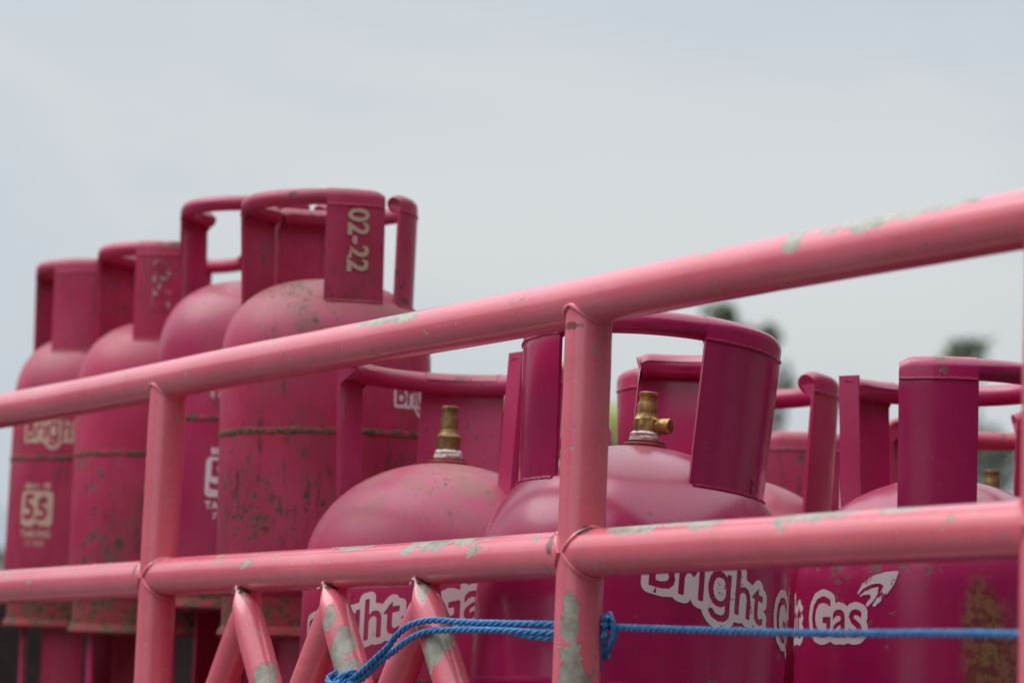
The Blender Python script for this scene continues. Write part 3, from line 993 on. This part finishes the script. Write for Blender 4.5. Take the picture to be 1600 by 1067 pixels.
def on_plate(pl_idx, D, ang, size, seed, wear, mat, z=0.462):
    sp = D[3]
    def wr(u, v):
        u, v = v, -u
        zz = z + v
        t = (zz - 0.36) / (sp['ring'] - 0.36)
        R = sp['gr_bot'] + (sp['gr_top'] + sp['pipe'] * 1.07 - sp['gr_bot']) * t + 0.0012
        a = rad(ang) + u / R
        return (R * math.sin(a), -R * math.cos(a), zz)
    print_mesh('date_print', fd.worn(fd.text('02-22', size, 0, 0, .0009, 0.9), seed, wear), fd, wr, MAT[mat], D[2][pl_idx])
on_plate(1, D1, 18, 0.036, 41, 0.22, 'print_old')
on_plate(1, D3, -10, 0.034, 43, 0.45, 'print_faint')

def stamp(pl, sp, marks):
    m = Mesh()
    for ang, z, w, h in marks:
        tt = (z - 0.70) / (sp['ring'] - 0.70)
        R = sp['gr_bot'] + (sp['gr_top'] + sp['pipe'] * 1.07 - sp['gr_bot']) * max(0, tt) + 0.0003
        a = rad(ang)
        d0, tg = Vector((math.sin(a), -math.cos(a), 0)), Vector((math.cos(a), math.sin(a), 0))
        c = d0 * R + Vector((0, 0, z))
        up = Vector((0, 0, 1))
        vs = [c - tg * w - up * h, c + tg * w - up * h, c + tg * w + up * h, c - tg * w + up * h]
        vs += [v + d0 * 0.0009 for v in [c.lerp(q, .6) for q in vs]]
        m.add(vs, [(4, 5, 6, 7), (0, 1, 5, 4), (1, 2, 6, 5), (2, 3, 7, 6), (3, 0, 4, 7)])
    m.build('stamped_mark', MAT['clean'], pl)
rs_ = random.Random(77)
stamp(cB[2][0], cB[3], [(-74, 0.792 - i * 0.0062, 0.0016, 0.0013) for i in range(9)] + [(-66 + q * 2.0, 0.808, 0.0012, 0.0022) for q in range(5)] + [(-66 + q * 2.0, 0.8135 - abs(q - 2) * 0.0015, 0.0010, 0.0012) for q in range(5)])
stamp(cC[2][0], cC[3], [(-12 + q * 2.3, 0.762 + 0.0012 * (q % 3), 0.0014, 0.0022 if q % 4 else 0.0008) for q in range(10)] + [(-10 + q * 2.6, 0.742, 0.0014, 0.0007) for q in range(9)])

# ------------------------------------------------------------------ blue rope
def catmull(pts, per=8):
    pts = [Vector(p) for p in pts]
    P = [pts[0] * 2 - pts[1]] + pts + [pts[-1] * 2 - pts[-2]]
    out = []
    for i in range(1, len(P) - 2):
        for j in range(per):
            t = j / per
            a, b_, c, d = P[i - 1], P[i], P[i + 1], P[i + 2]
            out.append(0.5 * ((2 * b_) + (c - a) * t + (2 * a - 5 * b_ + 4 * c - d) * t * t + (3 * b_ - a - 3 * c + d) * t ** 3))
    out.append(pts[-1])
    return out
def resample(pts, step):
    out = [pts[0]]
    acc = 0
    for a, b_ in zip(pts[:-1], pts[1:]):
        L = (b_ - a).length
        while acc + L >= step and L > 0:
            t = (step - acc) / L
            a = a.lerp(b_, t)
            out.append(a)
            L = (b_ - a).length
            acc = 0
        acc += L
    return out
def lay_rope(m, pts, d=0.0066, pitch=0.026, phase=0.0):
    """three twisted strands along a path"""
    pts = resample(catmull(pts), 0.0016)
    fr, prev = [], None
    for i, p in enumerate(pts):
        t = (pts[min(i + 1, len(pts) - 1)] - pts[max(i - 1, 0)]).normalized()
        u = (prev if prev else (Vector((0, 0, 1)) if abs(t.z) < .9 else Vector((0, 1, 0))))
        u = (u - t * u.dot(t)).normalized()
        prev = u
        fr.append((p, u, t.cross(u)))
    for kq in range(3):
        path = []
        for i, (p, u, w) in enumerate(fr):
            a = phase + 2 * math.pi * (kq / 3 - i * 0.0016 / pitch)
            path.append(p + (u * math.cos(a) + w * math.sin(a)) * d * 0.255)
        m.tube(path, d * 0.262, 8)
rope = thing('rope', 'blue twisted rope tied round the post and braces of the rack', 'rope', ORIGIN, (0, 0, -math.pi / 2 + PSI))
m = Mesh()
lay_rope(m, [(0.138, 0.026, 0.0985), (0.152, 0.024, 0.0975), (0.30, 0.018, 0.0930), (0.45, 0.012, 0.0890), (0.60, 0.004, 0.0872), (0.685, -0.002, 0.0852), (0.713, 0.026, 0.0845), (0.740, 0.010, 0.084)])
m.build('tight_run', MAT['rope'], rope)
m = Mesh()
yb = -0.026
lay_rope(m, [(0.125, 0.026, 0.0985), (0.092, 0.004, 0.0995), (0.07, -0.006, 0.100), (0.028, -0.016, 0.1005), (-0.033, -0.022, 0.102), (-0.072, -0.028, 0.104), (-0.104, -0.032, 0.1005), (-0.130, -0.032, 0.091),
             (-0.148, -0.030, 0.081), (-0.172, -0.030, 0.069), (-0.198, -0.029, 0.057), (-0.222, -0.028, 0.048)], phase=0.3)
lay_rope(m, [(0.125, 0.026, 0.092), (0.092, 0.002, 0.0925), (0.07, -0.008, 0.0925), (0.028, -0.018, 0.094), (-0.043, -0.024, 0.095), (-0.085, -0.029, 0.093), (-0.114, -0.032, 0.0845), (-0.133, -0.032, 0.0765),
             (-0.152, -0.027, 0.073), (-0.174, -0.026, 0.064), (-0.200, -0.025, 0.052), (-0.222, -0.026, 0.043)], phase=1.4)
lay_rope(m, [(0.125, 0.027, 0.086), (0.092, 0.004, 0.0875), (0.070, -0.006, 0.0885), (0.045, -0.012, 0.0915), (0.020, -0.010, 0.0970), (0.0, -0.012, 0.0985)], phase=2.2)
m.build('doubled_run', MAT['rope'], rope)
m = Mesh()
for zz, ph in ((0.1035, 0), (0.0965, 1), (0.089, 2)):
    lay_rope(m, [(0.125 + 0.0245 * math.cos(a), 0.0245 * math.sin(a), zz + 0.003 * math.sin(a + ph)) for a in [x / 12 * math.pi for x in range(2, 13)]], phase=ph)
lay_rope(m, [(0.132, 0.028, 0.109), (0.141, 0.022, 0.107), (0.148, 0.021, 0.099), (0.149, 0.022, 0.090), (0.144, 0.021, 0.081), (0.137, 0.022, 0.074), (0.130, 0.028, 0.072)], d=.0066)
lay_rope(m, [(0.130, 0.030, 0.104), (0.140, 0.018, 0.101), (0.143, 0.016, 0.093), (0.141, 0.016, 0.084), (0.135, 0.018, 0.078)], d=.0060, phase=1.0)
lay_rope(m, [(0.139, 0.017, 0.084), (0.138, 0.016, 0.076), (0.136, 0.017, 0.068), (0.135, 0.018, 0.060)], d=.0046)
m.build('knot', MAT['rope'], rope)
m = Mesh()
for q, (cz, rr, ph) in enumerate(((0.050, .011, 0), (0.043, .013, .8), (0.036, .012, 1.7))):
    lay_rope(m, [(-0.235 + rr * 1.4 * math.cos(a) , -0.027 - 0.006 * math.sin(a), cz + 0.006 * math.cos(a + ph)) for a in [x / 10 * 2 * math.pi for x in range(11)]], phase=ph)
lay_rope(m, [(-0.222, -0.028, 0.048), (-0.238, -0.036, 0.044), (-0.254, -0.034, 0.045), (-0.262, -0.030, 0.050), (-0.252, -0.026, 0.056)])
lay_rope(m, [(-0.226, -0.030, 0.052), (-0.242, -0.038, 0.038), (-0.250, -0.034, 0.028), (-0.246, -0.02, 0.01)])
m.build('knot', MAT['rope'], rope)

# ------------------------------------------------------------------ far trees and a house on the left
def tree(name, label, base, height, crown_r, crown_h, mat, seed, n_leaf=2600, leaf=0.16, lean=0.0):
    rnd = random.Random(seed)
    t = thing(name, label, 'tree', base, (0, 0, 0), 'far trees behind the truck')
    m = Mesh()
    top = Vector((lean, 0, height - crown_h * 0.35))
    pts = [Vector((lean * (i / 6) ** 2, 0.06 * math.sin(i), top.z * i / 6)) for i in range(7)]
    m.tube(pts, lambda i: (0.16 * (1 - i / 8),) * 2, 10)
    clumps = []
    for i in range(13):
        a = rnd.uniform(0, 6.28)
        hh = height - crown_h * rnd.uniform(0.02, 0.95)
        rr = crown_r * rnd.uniform(0.25, 0.95) * math.sqrt(max(.1, 1 - ((hh - (height - crown_h * .5)) / (crown_h * .62)) ** 2))
        c = Vector((lean + rr * math.cos(a), rr * math.sin(a), hh))
        if i == 0:
            c = Vector((lean, 0, height - crown_r * 0.4))
        clumps.append((c, crown_r * rnd.uniform(0.25, 0.45)))
        st = pts[rnd.randint(3, 6)]
        m.tube([st, st.lerp(c, .5) + Vector((0, 0, -.1)), c], lambda i: (0.05 * (1 - i * .35),) * 2, 6)
    m.build('trunk', MAT['bark'], t)
    vs, fs = [], []
    for i in range(n_leaf):
        c, r = clumps[0] if rnd.random() < 0.2 else rnd.choice(clumps)
        d = Vector((rnd.gauss(0, 1), rnd.gauss(0, 1), rnd.gauss(0, .8)))
        p = c + d.normalized() * r * rnd.random() ** 0.45
        u = Vector((rnd.gauss(0, 1), rnd.gauss(0, 1), rnd.gauss(0, .6))).normalized()
        w = u.cross(Vector((rnd.gauss(0, 1), rnd.gauss(0, 1), rnd.gauss(0, 1)))).normalized()
        L = leaf * rnd.uniform(.6, 1.2)
        b_ = len(vs)
        vs += [p - u * L * .5, p + w * L * .22, p + u * L * .5, p - w * L * .22]
        fs.append((b_, b_ + 1, b_ + 2, b_ + 3))
    new_obj('crown', vs, fs, mat, t, smooth=False)
    return t
tree('tree', 'blurred slim dark green tree behind the front clean cylinder guard', (2.26, 30, 0), 6.20, 0.44, 2.3, MAT['leaf_a'], 3, 650, .13)
tree('tree', 'blurred low green tree just right of the front cylinder guard', (2.78, 30.6, 0), 6.04, 0.34, 2.2, MAT['leaf_b'], 5, 480, .13)
tree('tree', 'blurred dark green treetop above the emblem cylinder', (6.10, 38, 0), 7.10, 0.50, 1.9, MAT['leaf_a'], 8, 600, .15)
tree('tree', 'blurred broad grey-green tree at right edge behind the cylinders', (7.7, 45, 0), 6.8, 1.5, 3.4, MAT['leaf_b'], 11, 2000, .18)

# unseen shop row added behind the viewer for dark reflections and less sky fill
shop = thing('blocker_shop_row', 'unseen three storey brown shop row added behind the viewer, blocks low sky', 'added building', (-3.6, -8.0, 0))
m = Mesh(); m.box((0, -9, 0), (46, 0, 10.6)); m.build('wall', MAT['brick'], shop, False)
m = Mesh()
m.add([(-.5, .7, 10.55), (46.5, .7, 10.55), (46.5, -9.6, 10.55), (-.5, -9.6, 10.55), (-.5, -4.4, 12.6), (46.5, -4.4, 12.6)],
      [(0, 1, 5, 4), (2, 3, 4, 5), (0, 4, 3), (1, 2, 5), (3, 2, 1, 0)])
m.build('roof', MAT['tile'], shop, False)
for q in range(11):
    x = 0.7 + q * 4.15
    m = Mesh(); m.box((x, 0.003, 0.02), (x + 2.9, 0.05, 2.7)); m.build('shutter', MAT['roof'], shop, False)
    m = Mesh(); m.add([(x - .3, .01, 3.2), (x + 3.2, .01, 3.2), (x + 3.2, 1.5, 2.8), (x - .3, 1.5, 2.8), (x - .3, .01, 3.14), (x + 3.2, .01, 3.14), (x + 3.2, 1.5, 2.74), (x - .3, 1.5, 2.74)],
                      [(0, 1, 2, 3), (7, 6, 5, 4), (0, 4, 5, 1), (1, 5, 6, 2), (2, 6, 7, 3), (3, 7, 4, 0)])
    m.build('awning', MAT['tile'], shop, False)
    for dx in (0.2, 1.7):
        for zz in (4.2, 7.5):
            m = Mesh(); m.box((x + dx, 0.003, zz), (x + dx + 1.0, 0.04, zz + 1.4)); m.build('window', MAT['glass'], shop, False)

side = thing('blocker_shop_row', 'unseen tall brown shop row added right of view to darken right sides', 'added building', (8.5, -6.0, 0))  # added out of view so right-facing sides fall darker
m = Mesh(); m.box((0, 0, 0), (9, 27, 10.0)); m.build('wall', MAT['brick'], side, False)
m = Mesh()
m.add([(-.7, -.5, 9.95), (9.6, -.5, 9.95), (9.6, 27.5, 9.95), (-.7, 27.5, 9.95), (4.4, -.5, 12.0), (4.4, 27.5, 12.0)],
      [(0, 4, 5, 3), (1, 2, 5, 4), (0, 1, 4), (2, 3, 5), (3, 2, 1, 0)])
m.build('roof', MAT['tile'], side, False)
for q in range(6):
    y = 0.8 + q * 4.4
    m = Mesh(); m.box((-0.05, y, 0.02), (-0.003, y + 3.0, 2.7)); m.build('shutter', MAT['roof'], side, False)
    for zz in (4.0, 7.0):
        for dy in (0.2, 1.8):
            m = Mesh(); m.box((-0.04, y + dy, zz), (-0.003, y + dy + 1.0, zz + 1.4)); m.build('window', MAT['glass'], side, False)

left = thing('blocker_shop_row', 'unseen low brown terrace added left of view to block low sky', 'added building', (-13.0, -3.0, 0))  # unseen row added to cut low sky light from the left
m = Mesh(); m.box((-8, 0, 0), (0, 42, 4.6)); m.build('wall', MAT['brick'], left, False)
m = Mesh()
m.add([(.7, -.5, 4.55), (-8.6, -.5, 4.55), (-8.6, 42.5, 4.55), (.7, 42.5, 4.55), (-4, -.5, 6.0), (-4, 42.5, 6.0)],
      [(0, 3, 5, 4), (1, 4, 5, 2), (0, 4, 1), (2, 5, 3), (0, 1, 2, 3)])
m.build('roof', MAT['tile'], left, False)
for q in range(9):
    y = 0.8 + q * 4.5
    m = Mesh(); m.box((0.003, y, 0.02), (0.05, y + 3.0, 2.6)); m.build('shutter', MAT['roof'], left, False)
    for dy in (0.2, 1.8):
        m = Mesh(); m.box((0.003, y + dy, 3.3), (0.04, y + dy + 1.0, 4.3)); m.build('window', MAT['glass'], left, False)

house = thing('house', 'far pale house with grey sheet roof at the left edge', 'house', (-14.0, 60, 0))
m = Mesh(); m.box((-6, 0, 0), (3.60, 7, 5.0)); m.build('wall', MAT['cream'], house, False)
m = Mesh()
m.add([(-6.3, -.5, 4.95), (3.75, -.5, 4.95), (3.75, 7.5, 4.95), (-6.3, 7.5, 4.95), (-6.3, 3.5, 6.15), (3.75, 3.5, 6.15)],
      [(0, 1, 5, 4), (2, 3, 4, 5), (0, 4, 3), (1, 2, 5), (3, 2, 1, 0)])
m.build('roof', MAT['roof'], house, False)
for x in (-4.6, -2.2, 0.4, 2.2):
    m = Mesh(); m.box((x, -0.03, 2.6), (x + 1.0, -0.003, 4.0)); wdw = m.build('window', MAT['glass'], house, False)
    m = Mesh(); m.box((x - .06, -0.09, 2.5), (x + 1.06, -0.031, 2.59)); m.build('sill', MAT['cream'], wdw, False)
m = Mesh(); m.box((-0.9, -0.04, 0.0), (0.1, -0.003, 2.1)); m.build('door', MAT['bark'], house, False)
